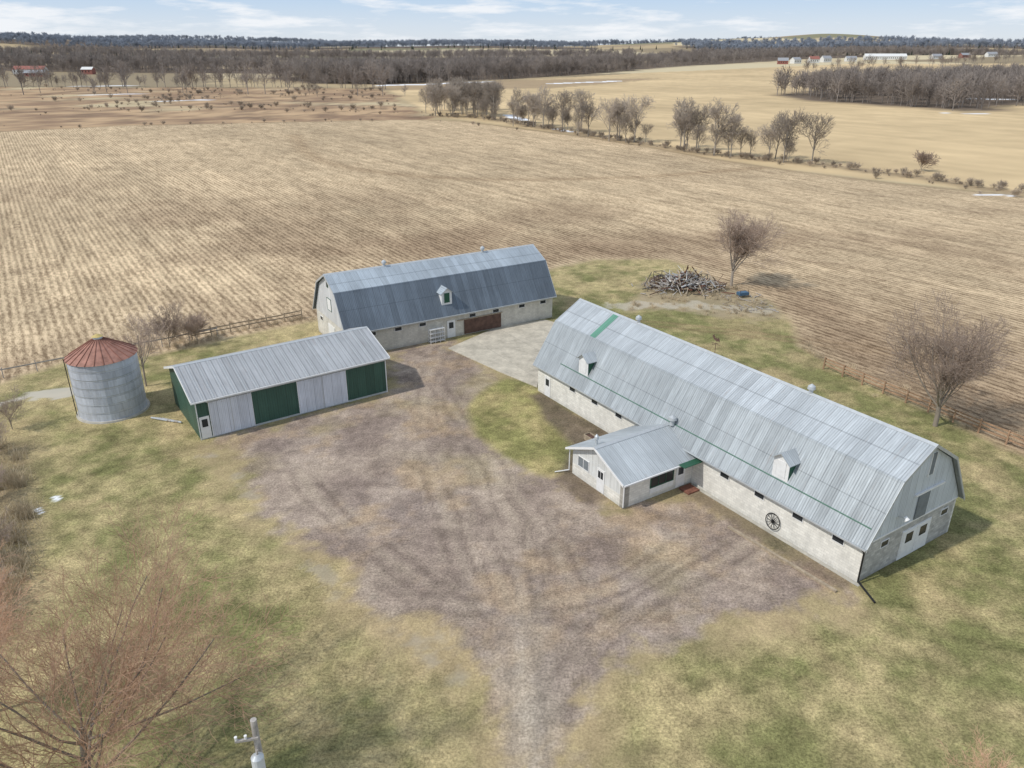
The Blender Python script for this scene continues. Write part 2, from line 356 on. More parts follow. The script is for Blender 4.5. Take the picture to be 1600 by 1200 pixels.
HEDGE=[(-44.6,432),(-13,414),(22.2,346),(46.2,303),(64.8,268),(81.3,251),(95.1,239),(112,215),(122,190)]
WOODLOT=[(200,640),(212,560),(256,458),(330,520),(480,600),(760,860),(560,880),(300,760)]
WOODS=[[(-300,1000),(-210,860),(-126,835),(0,990),(191,1260),(200,1420),(-40,1250),(-200,1150)],
       [(-900,1180),(-512,1120),(-300,1130),(-310,1260),(-900,1350)],
       [(200,1300),(616,1800),(1400,2200),(1400,2500),(500,2100),(150,1450)],
       WOODLOT,
       [(-1800,1900),(-900,1750),(-200,1700),(300,1900),(300,2150),(-900,2050),(-1800,2200)],
       [(-2600,2900),(-900,2700),(300,2900),(300,3200),(-2600,3250)],
       [(600,2700),(2600,2700),(2800,3000),(600,3100)],
       [(-1000,3900),(3500,3900),(3500,4300),(-3000,4300),(-3000,3900)]]
SNOW=[([(-128,815),(-90,845),(-28.5,915)],9),([(-3.3,435),(2,420),(6.5,402)],3.4),([(112.5,188),(119,187)],.9),([(335,590),(352,580)],7),([(-36.0,49.6),(-35.4,49.0)],.16),([(-35.6,51.3),(-35.4,50.9)],.15),([(-54,67),(-52.5,68.2)],.35),([(40,860),(120,930)],6),([(-240,560),(-215,575)],4),([(-330,640),(-300,655)],4),([(20,356),(25,346)],1.8),([(-420,800),(-370,812)],6),([(240,452),(262,444)],1.5)]
build_ground()

# ------------------------------------------------------------------ building materials
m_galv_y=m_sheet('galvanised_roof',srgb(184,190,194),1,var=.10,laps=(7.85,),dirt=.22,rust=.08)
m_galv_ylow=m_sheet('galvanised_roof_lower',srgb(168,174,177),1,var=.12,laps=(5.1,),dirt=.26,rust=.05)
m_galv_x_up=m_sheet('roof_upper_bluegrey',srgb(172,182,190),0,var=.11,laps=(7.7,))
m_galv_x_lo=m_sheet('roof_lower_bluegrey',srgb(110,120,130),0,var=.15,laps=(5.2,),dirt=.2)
m_shedroof=m_sheet('shed_roof_grey',srgb(174,176,178),0,sheet=.95,var=.08,rib=.475,rust=.12)
m_annexroof=m_sheet('annex_roof',srgb(186,192,195),0,var=.09,rust=.05)
m_sid_x=m_sheet('gable_siding_x',srgb(206,212,217),0,var=.06,metal=.1,rough=.6)
m_sid_y=m_sheet('gable_siding_y',srgb(212,213,214),1,var=.06,metal=.1,rough=.6)
m_green_x=m_sheet('green_siding_x',srgb(62,92,80),0,sheet=.9,rib=.225,var=.10,metal=0,rough=.5)
m_green_y=m_sheet('green_siding_y',srgb(62,92,80),1,sheet=.9,rib=.225,var=.10,metal=0,rough=.5)
m_slide=m_sheet('sliding_door_metal',srgb(212,216,224),0,sheet=.9,rib=.15,var=.07,metal=.0,dirt=.15)
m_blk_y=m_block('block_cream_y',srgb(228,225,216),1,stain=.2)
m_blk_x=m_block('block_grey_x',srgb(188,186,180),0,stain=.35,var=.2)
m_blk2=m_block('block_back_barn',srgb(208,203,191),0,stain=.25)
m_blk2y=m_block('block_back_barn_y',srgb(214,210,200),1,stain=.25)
m_quoin=m_block('quoin_block',srgb(168,164,156),0,stain=.3,var=.2)
m_white=m_plain('white_paint',(.76,.76,.75),.5,.08)
m_dgreen=m_plain('green_paint',srgb(46,88,68),.5,.12)
m_glass=m_plain('dark_glass',(.03,.035,.04),.12,.1)
m_black=m_plain('black_pipe',(.02,.02,.02),.4,.1)
m_gal=m_plain('galvanised_trim',srgb(190,194,196),.4,.1,metal=.3)
m_rustd=m_plain('rusty_panel',srgb(98,76,66),.8,.35,1.5)
m_conc=m_plain('concrete',srgb(176,172,162),.9,.18,1.2,bump=.01)
m_wood=m_plain('weathered_wood',srgb(160,146,126),.9,.3,4,bump=.01)
m_woodg=m_plain('grey_wood',srgb(168,162,156),.9,.3,4,bump=.01)
m_greydoor=m_plain('grey_door',srgb(120,126,130),.6,.15)
m_red=m_plain('red_brown_rust',srgb(124,84,70),.8,.35,2)
m_grstripe=m_sheet('green_translucent_panel',srgb(100,150,130),1,var=.03,metal=0)

W=10.68
def gambrel(P,L,RZ,mats,wallF,wallG,sid,trim,parent):
    EH=2.92;prof=[(-.35,EH),(W/2-3.075,7.0),(W/2,RZ),(W/2+3.075,7.0),(W+.35,EH)]
    oh=.35
    b=MB();up,lo=mats;b.extr(P,prof,-oh,L+oh,.07,[lo,up,up,lo]);b.obj('roof',parent)
    b=MB()
    for s0,s1 in((-oh-.05,-oh-.003),(L+oh+.003,L+oh+.05)):
        b.extr(P,[(w,z+.03) for w,z in prof],s0,s1,.24,trim)
    b.extr(P,[(W/2-.2,RZ-.2*.59+.03),(W/2,RZ+.045),(W/2+.2,RZ-.2*.59+.03)],-oh-.06,L+oh+.06,.02,m_gal)
    for sg in(-1,1):
        w0=W/2+sg*3.075
        b.extr(P,sorted([(w0+sg*.06,7.0-.08),(w0,7.03),(w0-sg*.09,7.0+.085)]),-oh-.06,L+oh+.06,.02,lo)
    for w0 in(-.47,W+.36): b.box(P,-oh,L+oh,w0,w0+.11,EH-.13,EH-.02,m_gal)
    b.obj('trim',parent)
    b=MB();t=.2
    b.box(P,0,L,0,t,0,3.05,wallF);b.box(P,0,L,W-t,W,0,3.05,wallF)
    b.box(P,.003,t,t,W-t,0,2.95,wallG);b.box(P,L-t,L-.003,t,W-t,0,2.95,wallG)
    b.obj('block_walls',parent)
    b=MB();ip=[(.02,2.96),(.02,3.25),(W/2-3.0,6.80),(W/2,RZ-.16),(W/2+3.0,6.80),(W-.02,3.25),(W-.02,2.96)]
    b.poly(P,ip,-.04,.10,sid);b.poly(P,ip,L-.10,L+.04,sid)
    b.box(P,-.07,-.042,0,W,2.90,3.02,m_white)
    b.obj('gable_siding',parent)

def frame_window(b,P,s0,s1,z0,z1,w,out,fr,gl,mull=0,th=.05):
    o0,o1=(w-.04,w+.002) if out<0 else (w-.002,w+.04)
    b.box(P,s0,s1,o0+.012,o1,z0,z1,gl)
    o0-=.012
    b.box(P,s0-th,s0,o0,o1,z0-th,z1+th,fr);b.box(P,s1,s1+th,o0,o1,z0-th,z1+th,fr)
    b.box(P,s0,s1,o0,o1,z0-th,z0,fr);b.box(P,s0,s1,o0,o1,z1,z1+th,fr)
    for k in range(mull):
        x=s0+(s1-s0)*(k+1)/(mull+1);b.box(P,x-.025,x+.025,o0+.003,o1,z0,z1,fr)

def dormer(P,s,parent,sidem,door,roofm):
    b=MB();w0=.45;hw=.68;z0=4.1;z1=5.65
    ch=[(w0,z0),(w0,z1),(1.75,z1+.02),(1.35,5.55)]
    b.poly(P,ch,s-hw,s-hw+.05,sidem);b.poly(P,ch,s+hw-.05,s+hw,sidem)
    b.box(P,s-hw,s+hw,w0-.04,w0-.002,z0,z1,m_white)
    X=lambda a,w,z:P(w,a,z)
    b.poly(X,[(s-hw,z1+.001),(s+hw,z1+.001),(s,z1+.5)],w0-.04,w0+.02,m_white)
    b.box(P,s-.42,s+.42,w0-.075,w0-.042,z0+.25,z1-.12,door)
    for q in(-.42,.37): b.box(P,s+q,s+q+.05,w0-.09,w0-.076,z0+.25,z1-.12,m_white)
    b.extr(X,[(s-hw-.2,z1-.12),(s,z1+.55),(s+hw+.2,z1-.12)],w0-.3,2.1,.05,roofm)
    b.obj('dormer',parent)
def vent(P,s,z,parent,r=.24,w=None):
    b=MB();w=W/2 if w is None else w
    c=Vector(P(s,w,z-.15));b.cyl(c,c+Vector((0,0,.5)),r*.7,r*.7,14,m_gal)
    b.cyl(c+Vector((0,0,.5)),c+Vector((0,0,.72)),r*1.25,r*1.1,14,m_gal)
    b.cyl(c+Vector((0,0,.721)),c+Vector((0,0,.9)),r*1.1,.03,14,m_gal)
    b.obj('ridge_vent',parent)

# ---- long barn
barn=empty('gambrel_barn',(*B1,0),TH)
P1=lambda s,w,z:(w,s,z)
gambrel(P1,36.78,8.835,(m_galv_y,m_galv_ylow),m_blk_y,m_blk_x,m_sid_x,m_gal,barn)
for s in(7.3,30.0): dormer(P1,s,barn,m_dgreen,m_white,m_annexroof)
for s in(9.3,28.3): vent(P1,s,8.8,barn)
b=MB()
c=Vector(P1(18.8,W/2,8.8));b.cyl(c,c+Vector((0,0,1.5)),.03,.02,6,m_rustd);b.cyl(c+Vector((0,-.45,.9)),c+Vector((0,.45,.9)),.02,.02,6,m_rustd);b.cyl(c+Vector((-.45,0,.9)),c+Vector((.45,0,.9)),.02,.02,6,m_rustd)
b.poly(lambda a,w,z:(c.x+a,c.y+w,c.z+z),[(-.4,1.2),(-.25,1.5),(-.1,1.35),(.15,1.4),(.3,1.65),(.42,1.5),(.25,1.25),(0,1.15)],-.02,.02,m_rustd);b.obj('weather_vane',barn)
sl=lambda z:-.35+(z-2.92)/(7.0-2.92)*(W/2-3.075+.35)
m_rail=m_plain('snow_rail_green',srgb(84,116,102),.6,.2)
b=MB();b.extr(P1,[(sl(3.98),3.98+.05),(sl(4.03),4.03+.05)],.0,33.5,.04,m_rail)
b.extr(P1,[(W/2-3.0,7.0+.045+.03),(W/2-.2,8.835-.119+.03)],30.9,31.66,.03,m_grstripe);b.obj('roof_details',barn)
b=MB()
for s in(1.83,5.05,8.42,11.76,24.2,27.6,31.0): frame_window(b,P1,s-.42,s+.42,2.1,2.5,0,-1,m_white,m_glass)
b.box(P1,34.6,35.55,-.05,-.002,.05,2.15,m_white);b.box(P1,34.8,35.35,-.065,-.051,1.2,1.9,m_glass)
Pg=lambda s,w,z:P1(w,s,z)
frame_window(b,Pg,1.9,2.7,2.0,2.45,0,-1,m_white,m_glass);frame_window(b,Pg,8.9,9.7,2.0,2.45,0,-1,m_white,m_glass)
b.box(Pg,4.3,7.7,-.06,.002,.05,2.35,m_white)
for q in(4.42,6.06):
    b.box(Pg,q,q+1.52,-.085,-.061,.12,2.27,m_white);b.box(Pg,q+.35,q+1.15,-.10,-.086,1.3,2.05,m_glass)
b.box(Pg,5.2,6.5,-.11,-.075,3.05,4.95,m_greydoor);b.box(Pg,4.7,8.1,-.16,-.045,5.0,5.14,m_white)
b.box(Pg,5.72,6.22,-.08,-.042,6.3,7.9,m_greydoor);b.box(Pg,5.64,5.719,-.1,-.042,6.22,7.98,m_white);b.box(Pg,6.221,6.30,-.1,-.042,6.22,7.98,m_white)
b.cyl(Pg(3.2,-.05,4.0),Pg(3.2,-.5,4.15),.03,.03,6,m_gal);b.cyl(Pg(3.2,-.45,4.2),Pg(3.2,-.65,4.0),.12,.2,10,m_white)
b.obj('doors_and_windows',barn)
b=MB()
b.cyl(P1(-.12,-.42,2.8),P1(-.12,-.12,2.45),.06,.06,8,m_black);b.cyl(P1(-.12,-.12,2.45),P1(-.12,-.12,.25),.06,.06,8,m_black);b.cyl(P1(-.12,-.12,.25),P1(-1.9,-.9,.08),.07,.07,8,m_black);b.obj('downspout',barn)
b=MB();b.box(P1,-.3,14.9,-.32,-.02,0,.02,m_conc);b.obj('footing',barn)
# ---- annex
m_annexwall=m_block('annex_wall_x',srgb(226,223,214),0,stain=.15);m_annexside=m_sheet('annex_siding',srgb(222,223,220),1,var=.04,metal=0,rough=.6,rib=.15)
b=MB();s0,s1,w0=15.1,21.5,-7.1;sm=(s0+s1)/2;PA=P1
b.box(PA,s0,s0+.2,w0+.2,-.02,0,2.4,m_annexwall);b.box(PA,s1-.2,s1,w0+.2,-.02,0,2.4,m_annexwall);b.box(PA,s0,s1,w0,w0+.2,0,1.0,m_blk_y)
b.box(PA,s0+.002,s1-.002,w0+.005,w0+.198,1.0,2.38,m_annexside)
X=lambda a,w,z:PA(w,a,z)
b.poly(X,[(s0+.02,2.385),(s1-.02,2.385),(sm,3.82)],w0+.01,w0+.15,m_annexside)
b.box(PA,s0-.03,s0+.4,w0-.03,w0+.5,0,2.3,m_quoin)
b.obj('annex_walls',barn)
b=MB();pr=lambda d:[(s0-.4,2.36+d),(sm,3.95+d),(s1+.4,2.36+d)]
b.extr(X,pr(0),w0-.45,.33,.07,m_annexroof)
b.extr(X,pr(.03),w0-.5,w0-.453,.2,m_white)
b.extr(X,[(sm-.2,3.90),(sm,4.0),(sm+.2,3.90)],w0-.5,.3,.02,m_gal)
b.box(PA,s0-.52,s0-.41,w0-.4,-.4,2.24,2.35,m_white)
b.obj('annex_roof',barn)
b=MB();Ps=lambda s,w,z:PA(w,s,z)
frame_window(b,Ps,-4.4,-2.1,1.0,1.95,s0,-1,m_dgreen,m_glass,2,.08)
b.box(Ps,-1.75,-.8,s0-.05,s0-.001,.1,2.15,m_white);b.box(Ps,-1.55,-1.0,s0-.065,s0-.051,1.2,1.9,m_glass)
b.box(Ps,-4.5,-2.0,s0-.05,s0-.001,.45,.9,m_white)
b.box(Ps,-2.0,-.05,s0-1.1,s0-.42,2.42,2.47,m_dgreen)
frame_window(b,PA,19.4,20.7,1.15,2.0,w0,-1,m_white,m_greydoor,1)
b.box(PA,17.4,18.3,w0-.05,w0-.001,.1,2.1,m_white);b.box(PA,17.55,17.82,w0-.065,w0-.051,1.3,1.9,m_glass);b.box(PA,17.88,18.15,w0-.065,w0-.051,1.3,1.9,m_glass)
b.cyl(PA(s1+.3,w0-.1,2.3),PA(s1+.3,w0-.1,.2),.05,.05,8,m_white);b.cyl(PA(s1+.3,w0-.1,.2),PA(s1+.8,w0-1.2,.1),.05,.05,8,m_white)
b.cyl(PA(s0-.1,w0-.1,2.3),PA(s0-.1,w0-.1,.2),.05,.05,8,m_white)
b.obj('annex_openings',barn)
vent(PA,sm+.9,3.7,barn,.15,-6.6);vent(PA,sm-.4,4.1,barn,.28,.2)
# wagon wheel leaning on the wall
b=MB();cz=.95;R=.6;n=28
for i in range(n):
    a0=2*math.pi*i/n;a1=2*math.pi*(i+1)/n
    b.cyl((0,R*math.cos(a0),R*math.sin(a0)),(0,R*math.cos(a1),R*math.sin(a1)),.035,.035,6,m_black,False)
for i in range(12):
    a=2*math.pi*i/12;b.cyl((0,.07*math.cos(a),.07*math.sin(a)),(0,R*math.cos(a),R*math.sin(a)),.024,.02,5,m_black,False)
b.cyl((-.09,0,0),(.09,0,0),.09,.09,10,m_black)
o=b.obj('wagon_wheel',None);px,py=b1(6.9,-.14);o.location=(px,py,cz);o.rotation_euler=(0,math.radians(6),TH)
b=MB();b.box(P1,.0,8.9,-.1,.1,0,.16,m_wood);o=b.obj('landscape_timber');o.location=(*b1(.1,-2.0),0);o.rotation_euler=(0,0,TH+.03)
for (sx,wx,l,ww) in((23.0,-3.2,1.6,.8),(24.6,-2.6,1.2,.7)):
    b=MB();x,y=wx,sx
    b.box(ID,x,x+.06,y,y+l,0,.5,m_wood);b.box(ID,x+ww-.06,x+ww,y,y+l,0,.5,m_wood);b.box(ID,x+.06,x+ww-.06,y,y+.06,0,.5,m_wood);b.box(ID,x+.06,x+ww-.06,y+l-.06,y+l,0,.5,m_wood);b.box(ID,x+.06,x+ww-.06,y+.06,y+l-.06,0,.38,m_rustd)
    b.obj('wooden_planter',None,(*B1,0),TH)
b=MB();b.box(ID,0,1.2,0,1.1,0,.12,m_red);b.obj('doorstep',None,(*b1(13.8,-1.5),0),TH)

# ---- back barn
barn2=empty('gambrel_barn',(5.238,95.32,0),.5472)
P2=lambda s,w,z:(-s,w,z);L2=27.76
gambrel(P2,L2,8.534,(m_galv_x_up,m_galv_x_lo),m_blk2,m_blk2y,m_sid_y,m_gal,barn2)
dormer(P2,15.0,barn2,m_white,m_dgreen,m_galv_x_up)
for s in(7.3,20.7): vent(P2,s,8.5,barn2)
b=MB()
for s in(1.5,4.7,8.5,11.8,18.5,21.6,24.8): frame_window(b,P2,s-.42,s+.42,2.15,2.55,0,-1,m_white,m_glass)
b.box(P2,14.2,15.3,-.05,-.002,.05,2.2,m_white);b.box(P2,14.45,15.05,-.065,-.051,1.2,1.95,m_glass)
b.box(P2,7.8,13.0,-.12,-.06,.15,1.95,m_rustd);b.box(P2,7.6,13.9,-.14,-.002,1.97,2.08,m_wood)
def PL(s,w,z): return P2(L2-w,s,z)
frame_window(b,PL,4.6,5.9,4.2,5.6,-.045,-1,m_dgreen,m_white)
frame_window(b,PL,1.2,2.0,2.0,2.45,0,-1,m_white,m_glass);frame_window(b,PL,8.4,9.2,2.0,2.45,0,-1,m_white,m_glass)
b.box(PL,4.2,6.4,-.06,-.001,.05,2.3,m_white)
frame_window(b,PL,5.1,5.5,7.0,7.7,-.045,-1,m_dgreen,m_glass)
b.obj('doors_and_windows',barn2)
b=MB()
for i in range(4): b.box(P2,16.0,17.9,-.75,-.25,.15+.5*i,.19+.5*i,m_white)
for s in(16.0,16.6,17.25,17.85):
    for w in(-.805,-.245): b.box(P2,s,s+.05,w,w+.05,0,1.8,m_white)
b.obj('pallet_rack',None,(5.238,95.32,0),.5472)

# concrete pad
t=NT('pad_concrete');o_=t.obj();nn=t.noise(o_,.6,5,.7);n2=t.noise(o_,5,4,.7);f=t.math('MULTIPLY',t.ramp(nn,.35,.65,.70,1.06),t.ramp(n2,.3,.7,.88,1.08))
br=t.n('TexBrick');t.l(t.map(o_,(1,1,1),(0,0,-.55)),br.inputs['Vector']);br.inputs['Scale'].default_value=1;br.inputs['Brick Width'].default_value=4.6;br.inputs['Row Height'].default_value=4.6;br.offset=0;br.inputs['Mortar Size'].default_value=.02
c=srgb(200,191,173);br.inputs['Color1'].default_value=(*c,1);br.inputs['Color2'].default_value=(*[k*.92 for k in c],1);br.inputs['Mortar'].default_value=(*[k*.6 for k in c],1)
t.col(t.mix(1.,br.outputs[0],t.comb(f,f,f),'MULTIPLY'));t.rough(.9)
b=MB();n=len(PAD);b.add([(x,y,.07) for x,y in PAD]+[(x,y,-.1) for x,y in PAD],[tuple(range(n))]+[(i,(i+1)%n,n+(i+1)%n,n+i) for i in range(n)],t.mat)
b.obj('concrete_pavement')

# ---- machine shed
sh=empty('machine_shed',(-27.82,60.87,0),.6088);L3,W3,E3,R3=18.4,9.5,3.89,5.64
b=MB();ez=E3-.05
b.box(ID,0,L3,0,.12,0,ez,m_green_x);b.box(ID,0,L3,W3-.12,W3,0,ez,m_green_x)
Q=lambda s,w,z:(s,w,z)
for a,c in((.002,.12),(L3-.12,L3-.002)):
    b.poly(Q,[(.12,0),(W3-.12,0),(W3-.12,ez+.02),(W3/2,R3-.1),(.12,ez+.02)],a,c,m_green_y)
b.obj('walls',sh)
b=MB();pf=[(-.35,E3-.02),(W3/2,R3),(W3+.35,E3-.02)]
b.extr(Q,pf,-.35,L3+.35,.06,m_shedroof);b.extr(Q,[(w,z+.025) for w,z in pf],-.4,-.353,.22,m_white);b.extr(Q,[(w,z+.025) for w,z in pf],L3+.353,L3+.4,.22,m_white)
b.extr(Q,[(W3/2-.2,R3-.04),(W3/2,R3+.04),(W3/2+.2,R3-.04)],-.4,L3+.4,.02,m_gal)
for s in np.arange(-.3,L3+.3,.95): b.extr(Q,[(-.36,E3+.02),(W3/2-.2,R3-.035)],s,s+.05,.05,m_gal)
b.box(ID,-.35,L3+.35,-.46,-.36,E3-.16,E3-.04,m_white)
b.obj('roof',sh)
b=MB()
for x0,x1 in((1.1,4.85),(9.2,14.05)):
    b.box(ID,x0,x1,-.10,-.045,.12,3.45,m_slide)
    b.box(ID,x0-.04,x0,-.115,-.03,.1,3.5,m_white);b.box(ID,x1,x1+.04,-.115,-.03,.1,3.5,m_white)
    xm=(x0+x1)/2;b.box(ID,xm-.03,xm+.03,-.115,-.101,.12,3.45,m_gal)
b.box(ID,.9,L3,-.16,-.02,3.51,3.6,m_gal);b.box(ID,0,L3,-.02,-.002,0,.18,m_gal)
b.box(ID,.12,.98,-.06,-.002,.1,2.2,m_white);b.box(ID,.3,.8,-.075,-.061,1.2,1.95,m_glass)
b.box(ID,-.03,.06,-.03,-.001,0,E3-.1,m_white);b.box(ID,L3-.06,L3+.03,-.03,-.001,0,E3-.1,m_white)
b.obj('doors',sh)
b=MB()
for i in range(5): b.cyl((-.6-.25*i,4.5+.3*i,.12),(-1.9-.2*i,6.4+.2*i,.12),.09,.09,8,m_woodg if i%2 else m_gal)
b.obj('pipe_stack',None,(-27.82,60.87,0),.6088)

# ---- grain bin
bn=empty('grain_bin',(-38.7,67.3,0),0)
t=NT('bin_corrugated');o_=t.obj();xyz=t.sep(o_)
ang=t.math('ARCTAN2',xyz[1],xyz[0]);row=t.math('FLOOR',t.math('DIVIDE',xyz[2],.82));cellx=t.math('FLOOR',t.math('ADD',t.math('MULTIPLY',ang,1.9),t.math('MULTIPLY',row,.5)))
wn=t.n('TexWhiteNoise',noise_dimensions='2D');t.l(t.comb(cellx,row,0.),wn.inputs['Vector']);f=t.ramp(wn.outputs[0],0,1,.86,1.1)
seam=t.math('ABSOLUTE',t.math('SUBTRACT',t.math('FRACT',t.math('DIVIDE',xyz[2],.82)),.5));f=t.math('MULTIPLY',f,t.ramp(seam,.46,.49,1,.72))
vs=t.math('ABSOLUTE',t.math('SUBTRACT',t.math('FRACT',t.math('ADD',t.math('MULTIPLY',ang,1.9),t.math('MULTIPLY',row,.5))),.5));f=t.math('MULTIPLY',f,t.ramp(vs,.48,.495,1,.75))
n=t.noise(t.map(o_,(2,2,.4)),1,5,.7);f=t.math('MULTIPLY',f,t.ramp(n,.35,.65,.82,1.1))
t.col(t.mix(1.,(*srgb(196,201,210),1),t.comb(f,f,f),'MULTIPLY'));t.metal(.1);t.rough(.5)
t.bump(t.math('SINE',t.math('MULTIPLY',xyz[2],60)),.02,.5);m_bin=t.mat
b=MB();N=48;r=3.0
b.cyl((0,0,.15),(0,0,5.75),r,r,N,m_bin)
for k in range(1,7): b.cyl((0,0,.15+.82*k-.03),(0,0,.15+.82*k+.03),r+.02,r+.02,N,m_gal,False)
b.obj('bin_wall',bn)
b=MB();b.cyl((0,0,0),(0,0,.148),r+.25,r+.2,N,m_conc);b.obj('base',bn)
m_binroof=m_plain('rusty_red_roof',srgb(156,115,101),.75,.35,1.4)
m_binrib=m_plain('rusty_rib',srgb(136,94,80),.75,.3,1.4)
b=MB();NN=24
for i in range(NN):
    a0,a1=2*math.pi*i/NN,2*math.pi*(i+1)/NN;ro=r+.14;ri=.42
    z0,z1=5.72,7.35
    b.add([(ro*math.cos(a0),ro*math.sin(a0),z0),(ro*math.cos(a1),ro*math.sin(a1),z0),(ri*math.cos(a1),ri*math.sin(a1),z1),(ri*math.cos(a0),ri*math.sin(a0),z1)],[(0,1,2,3)],m_binroof)
    b.cyl((ro*math.cos(a0),ro*math.sin(a0),z0+.03),(ri*math.cos(a0),ri*math.sin(a0),z1+.03),.04,.03,5,m_binrib)
b.cyl((0,0,7.3),(0,0,7.55),.45,.40,16,m_gal);b.cyl((0,0,7.551),(0,0,7.75),.5,.12,16,m_plain('vent_cap',srgb(190,170,110),.6,.1))
b.obj('bin_roof',bn)
b=MB()
a=math.radians(215);ux,uy=math.cos(a),math.sin(a);tx,ty=-uy,ux
for sgn in(-.2,.2): b.cyl(((r+.15)*ux+tx*sgn,(r+.15)*uy+ty*sgn,.3),((r+.15)*ux+tx*sgn,(r+.15)*uy+ty*sgn,5.9),.03,.03,6,m_black)
for k in range(18):
    z=.5+k*.3;b.cyl(((r+.15)*ux-tx*.2,(r+.15)*uy-ty*.2,z),((r+.15)*ux+tx*.2,(r+.15)*uy+ty*.2,z),.02,.02,5,m_black)
b.obj('ladder',bn)

# ---- fences
def fence(name,p0,p1,step,rails,h,mat,pr=.09):
    b=MB();p0=Vector((*p0,0));p1=Vector((*p1,0));d=p1-p0;L=d.length;d.normalize();n=int(L/step)
    for i in range(n+1):
        p=p0+d*step*i+Vector((rnd.uniform(-.04,.04),rnd.uniform(-.04,.04),0));b.cyl(p,p+Vector((rnd.uniform(-.05,.05),rnd.uniform(-.05,.05),h+rnd.uniform(-.05,.1))),pr,pr*.9,7,mat)
    u=Vector((-d.y,d.x,0))
    for i in range(n):
        for z in rails:
            a=p0+d*step*i+u*.12;c=p0+d*step*(i+1)+u*.12;za=z+rnd.uniform(-.05,.05);zc=z+rnd.uniform(-.05,.05)
            vs=[a+Vector((0,0,za-.07)),a+Vector((0,0,za+.07)),a+u*.04+Vector((0,0,za+.07)),a+u*.04+Vector((0,0,za-.07)),c+Vector((0,0,zc-.07)),c+Vector((0,0,zc+.07)),c+u*.04+Vector((0,0,zc+.07)),c+u*.04+Vector((0,0,zc-.07))]
            b.add(vs,[(0,1,2,3),(7,6,5,4),(0,4,5,1),(1,5,6,2),(2,6,7,3),(3,7,4,0)],mat)
    return b.obj(name)
m_fence=m_plain('fence_wood',srgb(168,138,112),.9,.3,3)
fence('wooden_rail_fence',(34.1,77.6),(47.5,53.2),2.5,(.45,.85,1.2),1.4,m_fence,.09)
fence('wooden_rail_fence',(-38.5,86.8),(-25.6,96.2),2.3,(.5,.95),1.25,m_wood,.08)
fence('wire_fence',(-36,88.2),(-75,60),3.2,(1.0,),1.2,m_woodg,.05)

# ---- scrap pile
m_dk=m_plain('dark_steel',srgb(84,80,78),.7,.3)
b=MB();cx,cy=25.4,108.3
for i in range(520):
    a=rnd.uniform(0,2*math.pi);rr=abs(rnd.gauss(0,.6))
    x=cx+rr*math.cos(a)*5.4;y=cy+rr*math.sin(a)*3.2;zmax=max(.2,2.3*(1-rr/1.4));z=rnd.uniform(.05,zmax)
    l=rnd.uniform(.5,2.8);dv=Vector((rnd.gauss(0,1),rnd.gauss(0,1),rnd.gauss(0,.35))).normalized()*l/2
    m=rnd.choice([m_wood,m_woodg,m_woodg,m_rustd,m_dk,m_gal,m_woodg,m_wood,m_white,m_red])
    c=Vector((x,y,z+abs(dv.z)));rd=rnd.uniform(.03,.10);b.cyl(c-dv,c+dv,rd,rd,4,m)
for i in range(14):
    x=cx+rnd.uniform(-5.5,5);y=cy+rnd.uniform(-2.6,2.6);z=rnd.uniform(.3,1.3);w=rnd.uniform(.6,1.2);h=rnd.uniform(.5,1.);g=rnd.uniform(0,3.1);mm=rnd.choice([m_rustd,m_woodg,m_dk])
    u=Vector((math.cos(g),math.sin(g),0))*w;v=Vector((-math.sin(g),math.cos(g),0))*w*.6
    K=[Vector((x,y,z))+sx*u+sy*v+Vector((0,0,sz*h)) for sx in(-1,1) for sy in(-1,1) for sz in(0,1)]
    for i0,i1 in((0,1),(2,3),(4,5),(6,7),(0,2),(4,6),(0,4),(2,6),(1,3),(5,7),(1,5),(3,7)): b.cyl(K[i0],K[i1],.05,.05,4,mm)
b.obj('scrap_pile')
b=MB();x,y=32.0,103.6
b.box(ID,0,1.5,0,.9,.35,.75,m_plain('blue_paint',srgb(76,104,128),.6,.2))
for dx in(.1,1.4):
    for dy in(.05,.85): b.cyl((dx,dy,0),(dx,dy,.35),.05,.05,6,m_rustd)
b.cyl((.1,.1,.75),(.1,.1,1.1),.03,.03,5,m_rustd);b.cyl((1.4,.1,.75),(1.4,.1,1.1),.03,.03,5,m_rustd);b.cyl((.1,.1,1.1),(1.4,.1,1.1),.03,.03,5,m_rustd)
b.obj('blue_cart',None,(x,y,0),.3)
b=MB()
for i in range(60):
    x=rnd.uniform(29,35.5);y=rnd.uniform(97,105);l=rnd.uniform(.4,1.6);g=rnd.uniform(0,3.1);dv=Vector((math.cos(g)*l,math.sin(g)*l,rnd.uniform(-.02,.1)));c=Vector((x,y,.1));b.cyl(c,c+dv,.06,.05,4,rnd.choice([m_wood,m_woodg,m_woodg]))
b.obj('scattered_lumber')

# ---- utility pole with transformer
up=empty('utility_pole',(-9.7,21.3,0),.2)
b=MB();b.cyl((0,0,0),(0,0,9.0),.17,.12,12,m_woodg);b.obj('pole',up)
b=MB();b.cyl((.0,-.42,6.8),(.0,-.42,7.55),.24,.24,16,m_plain('transformer_paint',srgb(200,204,206),.45,.06));b.cyl((0,-.42,7.551),(0,-.42,7.68),.24,.1,16,m_gal);b.cyl((0,-.42,7.6),(.05,-.42,7.9),.04,.03,8,m_woodg);b.obj('transformer',up)
b=MB();b.box(ID,-.75,.1,-.19,-.1,8.15,8.25,m_woodg)
for x in(-.7,-.35): b.cyl((x,-.145,8.25),(x,-.145,8.42),.045,.06,8,m_white)
b.obj('crossarm',up)

